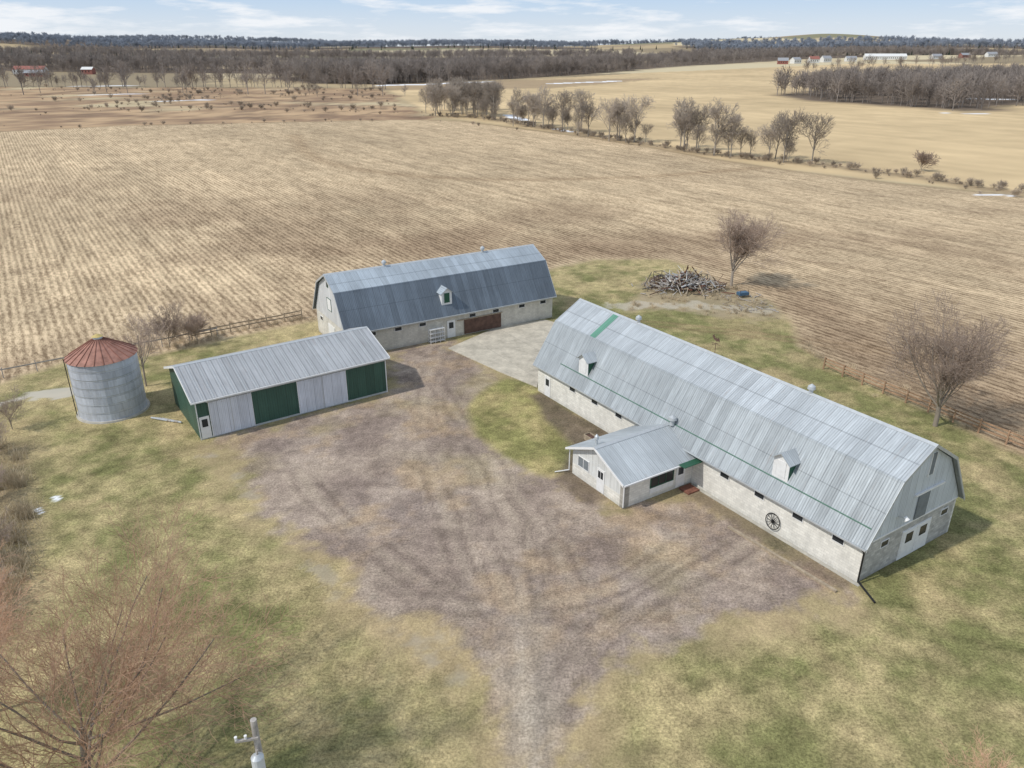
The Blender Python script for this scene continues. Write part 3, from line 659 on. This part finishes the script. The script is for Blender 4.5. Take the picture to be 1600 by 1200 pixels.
# ------------------------------------------------------------------ trees
def segs(seed,H,par):
    R=random.Random(seed);out=[]
    def grow(p,d,L,r,lev):
        n=par['nseg'][lev];pts=[(p,r)];st=L/n;wb=par['wob'][lev];upv=par['up'][lev]
        for i in range(n):
            d=(d+Vector((R.gauss(0,wb),R.gauss(0,wb),R.gauss(0,wb)+upv))).normalized()
            q=p+d*st;r1=r*(1-(1-par['tap'][lev])*(i+1)/n);out.append((p,q,pts[-1][1],r1,lev));p=q;pts.append((p,r1))
        if lev<par['max']:
            k=par['kids'][lev]
            for c in range(k):
                t=par['t0'][lev]+(1-par['t0'][lev])*((c+R.random())/k);t=min(.999,t)
                i=int(t*n);fr=t*n-i;a,b_=pts[i],pts[i+1];pp=a[0].lerp(b_[0],fr);rr=(a[1]*(1-fr)+b_[1]*fr)
                dd=(b_[0]-a[0]).normalized();ax=dd.orthogonal().normalized();ax.rotate(Matrix.Rotation(c*2.4+R.uniform(-.5,.5),3,dd))
                an=R.gauss(par['ang'][lev],.14);nd=dd.copy();nd.rotate(Matrix.Rotation(an,3,ax))
                grow(pp,nd,L*par['lr'][lev]*R.uniform(.75,1.2)*(1.25-.55*t),max(par['rmin'],rr*par['rr'][lev]),lev+1)
    grow(Vector((0,0,0)),Vector((0,0,1)),H*par['trunk'],H*par['r0'],0)
    zm=max(s[1].z for s in out);k=H/zm
    return [(a*k,b_*k,r0,r1,l) for a,b_,r0,r1,l in out]
def seg_mesh(name,sg,mats,split=2,sides=(6,3)):
    V=[];Q=[];MI=[];base=0
    for grp,(sel) in enumerate([[s for s in sg if s[4]<split],[s for s in sg if s[4]>=split]]):
        if not sel: continue
        p0=np.array([s[0][:] for s in sel]);p1=np.array([s[1][:] for s in sel]);r0=np.array([s[2] for s in sel]);r1=np.array([s[3] for s in sel])
        d=p1-p0;d/=np.linalg.norm(d,axis=1)[:,None]+1e-9
        h=np.where(np.abs(d[:,2:3])>.9,np.array([[1.,0,0]]),np.array([[0,0,1.]]));u=np.cross(d,h);u/=np.linalg.norm(u,axis=1)[:,None];w=np.cross(d,u)
        k=sides[grp];an=np.arange(k)*2*np.pi/k;M=len(sel)
        ring=u[:,None,:]*np.cos(an)[None,:,None]+w[:,None,:]*np.sin(an)[None,:,None]
        vv=np.concatenate([p0[:,None]+ring*r0[:,None,None],p1[:,None]+ring*r1[:,None,None]],1)
        i=np.arange(k);q=np.stack([i,(i+1)%k,k+(i+1)%k,k+i],1);qq=(q[None]+(np.arange(M)*2*k)[:,None,None]).reshape(-1,4)+base
        V.append(vv.reshape(-1,3));Q.append(qq);MI.append(np.full(len(qq),grp));base+=M*2*k
    V=np.concatenate(V);Q=np.concatenate(Q);MI=np.concatenate(MI)
    me=bpy.data.meshes.new(name);me.vertices.add(len(V));me.vertices.foreach_set('co',V.astype(np.float32).ravel())
    me.loops.add(len(Q)*4);me.loops.foreach_set('vertex_index',Q.ravel().astype(np.int32));me.polygons.add(len(Q));me.polygons.foreach_set('loop_start',np.arange(0,len(Q)*4,4,dtype=np.int32))
    for m in mats: me.materials.append(m)
    me.polygons.foreach_set('material_index',MI.astype(np.int32));me.update(calc_edges=True);return me
def m_bark(name,c,var=.25):
    t=NT(name);oi=t.n('ObjectInfo');f=t.ramp(oi.outputs['Random'],0,1,1-var,1+var)
    t.col(t.mix(1.,(*c,1),t.comb(f,f,f),'MULTIPLY'));t.rough(.9);t.spec(.1);return t.mat
bark=m_bark('bark',srgb(150,140,128));twig=m_bark('twig',srgb(166,148,134));twig_red=m_bark('twig_red',srgb(204,168,140))
MAPLE=dict(nseg=[3,5,4,3,2],wob=[.03,.09,.12,.15,.18],up=[0,.05,.06,.05,.03],tap=[.75,.35,.4,.5,.6],max=4,kids=[10,8,7,6],t0=[.55,.2,.15,.1],ang=[.62,.55,.6,.65],lr=[1.75,.5,.55,.6],rr=[.5,.5,.5,.55],rmin=.010,trunk=.32,r0=.018)
def tree(name,loc,H,seed,par,tw=twig,rot=0,**kw):
    p=dict(par);p.update(kw);me=seg_mesh(name,segs(seed,H,p),[bark,tw]);o=bpy.data.objects.new(name,me);COL.objects.link(o);o.location=loc;o.rotation_euler=(0,0,rot);return o
tree('bare_maple_tree',(32.5,110,0),12.0,3,MAPLE,rmin=.018,kids=[12,9,8,6],trunk=.25,t0=[.4,.2,.15,.1])
tree('bare_maple_tree',(39.3,63.7,0),12.6,5,MAPLE,twig,rmin=.014,kids=[12,9,8,6],trunk=.25,t0=[.4,.2,.15,.1])
tree('bare_maple_tree',(-19.0,24.2,0),14.2,8,MAPLE,twig_red,rmin=.009,trunk=.22,kids=[14,10,8,6],t0=[.25,.15,.15,.1],ang=[.80,.6,.6,.65],r0=.012)
tree('bare_maple_tree',(-27.5,30,0),10.5,21,MAPLE,twig_red,rmin=.009,trunk=.25,r0=.012)
tree('bare_tree',(-38,72.9,0),8.8,31,MAPLE,rmin=.012,kids=[8,6,6,4],ang=[.45,.5,.6,.6],r0=.012)
SH=dict(trunk=.15,t0=[.1,.1,.1,.1],r0=.01)
tree('bare_shrub',(-40.2,84.3,0),5.5,32,MAPLE,rmin=.012,**SH)
tree('bare_shrub',(-37.5,85.8,0),4.0,33,MAPLE,rmin=.012,**SH)
tree('bare_shrub',(20.4,21.2,0),7.0,34,MAPLE,twig_red,rmin=.006,**SH)
for i,(x,y,h) in enumerate([(-44.5,58,3.6),(-40.5,51,3.2),(-46,63,4.2),(-35.5,43.5,3.4),(-33,38,3.8),(-43,54,2.8)]):
    tree('bare_shrub',(x,y,0),h,70+i,MAPLE,rmin=.010,kids=[8,6,5,4],**SH)
tree('bare_shrub',(118,227,0),6,36,MAPLE,rmin=.05,kids=[9,7,6,3],**SH)

def scatter(name,pts,sc,coll):
    me=bpy.data.meshes.new(name);me.from_pydata([tuple(p) for p in pts],[],[])
    n=len(pts);a=me.attributes.new('sc','FLOAT','POINT');a.data.foreach_set('value',np.asarray(sc,np.float32))
    a=me.attributes.new('rt','FLOAT','POINT');a.data.foreach_set('value',NR.uniform(0,6.28,n).astype(np.float32))
    o=bpy.data.objects.new(name,me);COL.objects.link(o)
    g=bpy.data.node_groups.new(name+'_gn','GeometryNodeTree');g.interface.new_socket('Geometry',in_out='INPUT',socket_type='NodeSocketGeometry');g.interface.new_socket('Geometry',in_out='OUTPUT',socket_type='NodeSocketGeometry')
    N=g.nodes.new;gi=N('NodeGroupInput');go=N('NodeGroupOutput');ip=N('GeometryNodeInstanceOnPoints');ci=N('GeometryNodeCollectionInfo')
    ci.inputs['Collection'].default_value=coll;ci.inputs['Separate Children'].default_value=True;ci.inputs['Reset Children'].default_value=True
    def attr(nm):
        k=N('GeometryNodeInputNamedAttribute');k.data_type='FLOAT';k.inputs[0].default_value=nm;return [q for q in k.outputs if q.enabled][0]
    cx=N('ShaderNodeCombineXYZ');g.links.new(attr('rt'),cx.inputs[2])
    g.links.new(gi.outputs[0],ip.inputs['Points']);g.links.new(ci.outputs[0],ip.inputs['Instance']);ip.inputs['Pick Instance'].default_value=True
    g.links.new(cx.outputs[0],ip.inputs['Rotation']);g.links.new(attr('sc'),ip.inputs['Scale']);g.links.new(ip.outputs[0],go.inputs[0])
    md=o.modifiers.new('scatter','NODES');md.node_group=g;return o
def coll(name,meshes):
    c=bpy.data.collections.new(name)
    for i,m in enumerate(meshes): c.objects.link(bpy.data.objects.new(name+'_part%d'%i,m))
    return c
FAR=dict(MAPLE,nseg=[3,3,2,1,1],max=4,kids=[8,6,5,4],rmin=.04,trunk=.5,lr=[.72,.55,.6,.6],t0=[.25,.15,.1,.1],r0=.014,ang=[.5,.55,.6,.6])
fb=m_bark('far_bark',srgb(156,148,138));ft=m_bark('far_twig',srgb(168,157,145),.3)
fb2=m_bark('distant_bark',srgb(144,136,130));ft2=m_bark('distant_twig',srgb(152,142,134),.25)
fb3=m_bark('remote_bark_hazed',srgb(142,148,158));ft3=m_bark('remote_twig_hazed',srgb(150,157,168),.18)  # aerial haze put into the colour: paler, bluer bark and twigs far off
mrush=m_bark('marsh_twig',srgb(168,154,138),.3)
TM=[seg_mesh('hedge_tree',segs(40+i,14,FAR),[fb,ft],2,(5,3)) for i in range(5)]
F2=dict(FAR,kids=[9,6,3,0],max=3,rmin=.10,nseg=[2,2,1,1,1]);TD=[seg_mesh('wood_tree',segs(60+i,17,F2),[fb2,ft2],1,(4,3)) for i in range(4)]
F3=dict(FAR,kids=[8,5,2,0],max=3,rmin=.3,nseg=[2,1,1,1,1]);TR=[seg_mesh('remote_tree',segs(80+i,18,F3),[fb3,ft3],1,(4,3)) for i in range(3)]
SHR=dict(MAPLE,nseg=[1,3,2,1,1],max=3,kids=[14,7,4,0],trunk=.12,t0=[.05,.1,.1,.1],rmin=.025,r0=.010,ang=[.7,.6,.6,.6]);TS=[seg_mesh('shrub_part',segs(90+i,3.,SHR),[mrush,mrush],1,(4,3)) for i in range(4)]
def conifer(seed,H,mat):
    R=random.Random(seed);b=MB();b.cyl((0,0,0),(0,0,H),.25,.03,5,mat,False)
    n=int(H*2.2)
    for i in range(n):
        z=H*(.08+.9*i/n);r=(H-z)*.26+.2
        for k in range(8):
            a=R.uniform(0,6.28);rr=r*R.uniform(.6,1.1);w=.35+.12*rr
            p=Vector((math.cos(a)*rr,math.sin(a)*rr,z-rr*.3));t_=Vector((-math.sin(a),math.cos(a),0))*w
            b.add([(0,0,z+.3),p+t_,p-t_],[(0,1,2)],mat)
    me=bpy.data.meshes.new('conifer');me.from_pydata(b.v,[],b.f);me.materials.append(mat);return me
mcon=m_bark('conifer_needles',srgb(72,84,74),.2)
TC=[conifer(i,13,mcon) for i in range(2)]
cH=coll('hedge_tree_types',TM);cD=coll('wood_tree_types',TD);cR=coll('remote_tree_types',TR);cS=coll('shrub_types',TS);cC=coll('conifer_types',TC)
def inpoly(poly,n,seed):
    R=np.random.default_rng(seed);p=np.array(poly);lo,hi=p.min(0),p.max(0)
    q=R.uniform(lo,hi,(n*6,2));q=q[sdf(q[:,0],q[:,1],poly)<0][:n];return q
def ground(q): return np.column_stack([q,hill(q[:,0],q[:,1])-.1])
def area(poly):
    p=np.array(poly);x,y=p.T;return abs(np.dot(x,np.roll(y,1))-np.dot(y,np.roll(x,1)))/2
def along(line,step,jit,seed,keep=1.):
    R=np.random.default_rng(seed);out=[]
    for (a,b_) in zip(line[:-1],line[1:]):
        a=np.array(a);b_=np.array(b_);L=np.linalg.norm(b_-a);n=max(1,int(L/step))
        for i in range(n):
            if R.random()<keep: out.append(a+(b_-a)*(i+R.random())/n+R.normal(0,jit,2))
    return np.array(out)
q=np.concatenate([along(HEDGE[:7],4.0,2.,1,.85),along(HEDGE[1:4],5,4,2,.7),along(HEDGE[3:6],4,3,12,.8)])
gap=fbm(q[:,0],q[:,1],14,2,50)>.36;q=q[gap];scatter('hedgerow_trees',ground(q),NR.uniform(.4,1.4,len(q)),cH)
q=np.concatenate([along(HEDGE,1.1,1.8,3,.85),along([(-264,300),(-178,373),(-48,407),(26,327),(141,153)],7,2,4,.5)]);scatter('hedgerow_shrubs',ground(q),NR.uniform(.15,.9,len(q)),cS)
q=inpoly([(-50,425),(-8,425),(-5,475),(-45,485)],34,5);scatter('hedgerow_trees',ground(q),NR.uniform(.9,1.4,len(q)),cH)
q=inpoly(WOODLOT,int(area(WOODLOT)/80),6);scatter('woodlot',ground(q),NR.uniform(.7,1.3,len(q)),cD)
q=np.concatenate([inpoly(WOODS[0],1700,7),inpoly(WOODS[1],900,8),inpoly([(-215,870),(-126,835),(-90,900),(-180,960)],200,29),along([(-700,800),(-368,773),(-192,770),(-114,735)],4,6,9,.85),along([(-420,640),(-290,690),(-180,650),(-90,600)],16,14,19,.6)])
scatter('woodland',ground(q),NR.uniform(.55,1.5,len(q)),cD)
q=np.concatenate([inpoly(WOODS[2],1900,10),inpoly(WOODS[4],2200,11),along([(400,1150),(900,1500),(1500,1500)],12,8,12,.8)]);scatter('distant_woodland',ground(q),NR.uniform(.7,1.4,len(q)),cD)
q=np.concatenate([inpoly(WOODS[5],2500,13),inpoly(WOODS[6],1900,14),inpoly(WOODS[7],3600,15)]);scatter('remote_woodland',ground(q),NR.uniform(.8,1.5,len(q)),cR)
q=np.concatenate([inpoly(MARSH,420,16),inpoly([(-260,450),(-60,450),(-110,700),(-300,740)],450,26)]);q=q[fbm(q[:,0],q[:,1],45,2,51)>.45];scatter('marsh_shrubs',ground(q),.15+NR.uniform(.1,1.,len(q))**2.2*1.3,cS)
q=np.concatenate([inpoly([(-1700,1700),(-500,1500),(-500,1700),(-1700,2100)],60,17),inpoly([(500,1900),(1400,2100),(1400,2400),(600,2200)],90,18),inpoly([(-1500,2600),(1800,2600),(1800,2900),(-1500,2900)],150,20)]);scatter('distant_conifers',ground(q),NR.uniform(.7,1.3,len(q)),cC)
def stalks(seed,h,n,spread,mat):
    R=random.Random(seed);sg=[]
    for i in range(n):
        a=R.uniform(0,6.28);r=abs(R.gauss(0,spread));p=Vector((math.cos(a)*r,math.sin(a)*r,0));d=Vector((R.gauss(0,.3),R.gauss(0,.3),1)).normalized();l=h*R.uniform(.4,1)
        q_=p+d*l*.6;e=q_+(d+Vector((R.gauss(0,.35),R.gauss(0,.35),-.1))).normalized()*l*.4;sg.append((p,q_,.014,.012,0));sg.append((q_,e,.012,.008,0))
    return seg_mesh('stalks',sg,[mat],5,(3,3))
mdry=m_bark('dry_weed',srgb(200,184,156),.3);cW=coll('weed_types',[stalks(i,1.2,60,.55,mdry) for i in range(4)])
q=inpoly([(-44,61),(-37,50),(-32,41.5),(-29.5,33),(-45,22),(-62,40),(-56,62)],1000,21);q=q[fbm(q[:,0],q[:,1],4,3,52)>.43];scatter('dry_brush',np.column_stack([q,np.zeros(len(q))]),NR.uniform(.4,1.4,len(q)),cW)
q=np.concatenate([along([(-50,80.5),(-41,83),(-36,87.5),(-26,95.5)],.8,.6,22),along([(34,86),(36,78),(47,55)],.9,.7,23),inpoly(JUNK,110,24)]);scatter('dry_weeds',np.column_stack([q,np.zeros(len(q))]),NR.uniform(.3,.7,len(q)),cW)

# ------------------------------------------------------------------ distant farm buildings
def farmhouse(name,x,y,l,w,h,rh,rot,wall,roof):
    z=float(hill(np.array([x]),np.array([y]))[0]);e=empty(name,(x,y,z),rot);b=MB()
    b.box(ID,0,l,0,w,-1,h,wall)
    for a,c in((0.01,.2),(l-.2,l-.01)): b.poly(Q,[(0.01,h+.01),(w-.01,h+.01),(w/2,rh-.1)],a,c,wall)
    for k in range(int(l/4)): b.box(ID,2+k*4-.6,2+k*4+.6,-.06,-.01,h*.4,h*.75,m_glass)
    b.obj('walls',e);b=MB();b.extr(Q,[(-.5,h-.1),(w/2,rh),(w+.5,h-.1)],-.5,l+.5,.15,roof);b.obj('roof',e)
mred=m_plain('barn_red',srgb(150,100,90),.8);mgr=m_plain('far_grey_roof',srgb(150,152,156),.7);mwh=m_plain('far_white',srgb(215,215,212),.7)
for a in [('red_barn',-640,1060,38,14,6,10,.1,mwh,mred),('red_barn',-600,1010,26,10,4,7,.2,mred,mgr),('farmhouse',-560,1075,14,10,6,9,.0,mred,mwh),('farmhouse',-250,1480,14,10,5,8,.2,mwh,mred),
  ('white_barn',730,1720,80,22,7,12,-.2,mwh,mwh),('farmhouse',560,1560,18,12,7,12,.1,mwh,mred),('farmhouse',600,1600,18,12,7,12,.3,mwh,mgr),('farmhouse',480,1500,18,12,6,11,-.2,mred,mgr),('farmhouse',660,1640,20,12,6,10,.0,mwh,mgr),('farmhouse',520,1530,16,12,7,11,.4,mwh,mgr),('farmhouse',860,1700,20,12,6,10,.1,mwh,mgr),('farmhouse',930,1720,22,12,6,10,.3,mred,mgr),('farmhouse',1000,1750,22,12,6,10,.1,mwh,mgr),('white_barn',-1500,2450,60,20,7,12,.0,mwh,mwh)]: farmhouse(*a)

# ------------------------------------------------------------------ sky, sun, camera
sd=Vector((-.9,-.43,0)).normalized();EL=math.radians(48)
w=bpy.data.worlds.new('World');S.world=w;w.use_nodes=True;t=w.node_tree;t.nodes.clear();L=t.links.new
NW=t.nodes.new
out=NW('ShaderNodeOutputWorld');bg=NW('ShaderNodeBackground');sk=NW('ShaderNodeTexSky');sk.sky_type='NISHITA';sk.sun_disc=False
sk.sun_elevation=EL;sk.sun_rotation=math.atan2(sd.x,sd.y);sk.altitude=200;sk.air_density=1.;sk.dust_density=1.0;sk.ozone_density=1.5
tc=NW('ShaderNodeTexCoord');sx=NW('ShaderNodeSeparateXYZ');L(tc.outputs['Generated'],sx.inputs[0])
rp=NW('ShaderNodeValToRGB');rp.color_ramp.elements[0].position=0.;rp.color_ramp.elements[0].color=(.86,.91,.96,1);rp.color_ramp.elements[1].position=.5;rp.color_ramp.elements[1].color=(.50,.60,.76,1)
e=rp.color_ramp.elements.new(.025);e.color=(.76,.86,.98,1);e=rp.color_ramp.elements.new(.065);e.color=(.52,.72,.98,1)
L(sx.outputs[2],rp.inputs[0])
sc_=NW('ShaderNodeVectorMath');sc_.operation='SCALE';sc_.inputs['Scale'].default_value=9.2;L(rp.outputs[0],sc_.inputs[0])
m0=NW('ShaderNodeMix');m0.data_type='RGBA';m0.inputs[0].default_value=.88;L(sk.outputs[0],m0.inputs[6]);L(sc_.outputs[0],m0.inputs[7])
mp=NW('ShaderNodeMapping');mp.inputs['Scale'].default_value=(1,1,6.5);mp.inputs['Location'].default_value=(.35,.1,0);no=NW('ShaderNodeTexNoise');no.inputs['Scale'].default_value=8.5;no.inputs['Detail'].default_value=8;no.inputs['Roughness'].default_value=.6
mr=NW('ShaderNodeMapRange');mr.inputs[1].default_value=.51;mr.inputs[2].default_value=.66;mr.inputs[3].default_value=0;mr.inputs[4].default_value=.85
mx=NW('ShaderNodeMix');mx.data_type='RGBA';mx.inputs[7].default_value=(9.2,9.4,9.7,1)
L(tc.outputs['Generated'],mp.inputs[0]);L(mp.outputs[0],no.inputs['Vector']);L(no.outputs[0],mr.inputs[0]);L(mr.outputs[0],mx.inputs[0]);L(m0.outputs[2],mx.inputs[6]);L(mx.outputs[2],bg.inputs[0]);L(bg.outputs[0],out.inputs[0])
bg.inputs[1].default_value=.10
sl_=bpy.data.lights.new('sun','SUN');sl_.energy=2.9;sl_.angle=math.radians(1.5);sl_.color=(1,.96,.90);so=bpy.data.objects.new('sun',sl_);COL.objects.link(so)
dv=Vector((sd.x*math.cos(EL),sd.y*math.cos(EL),math.sin(EL)));so.rotation_euler=dv.to_track_quat('Z','Y').to_euler()
cd=bpy.data.cameras.new('camera');cd.sensor_width=36;cd.lens=36*1197/1600;cd.clip_end=20000;co=bpy.data.objects.new('camera',cd);COL.objects.link(co);co.location=(0,0,32);co.rotation_euler=(math.pi/2-.4108,0,0);S.camera=co
S.view_settings.view_transform='Standard';S.view_settings.look='None';S.view_settings.exposure=0
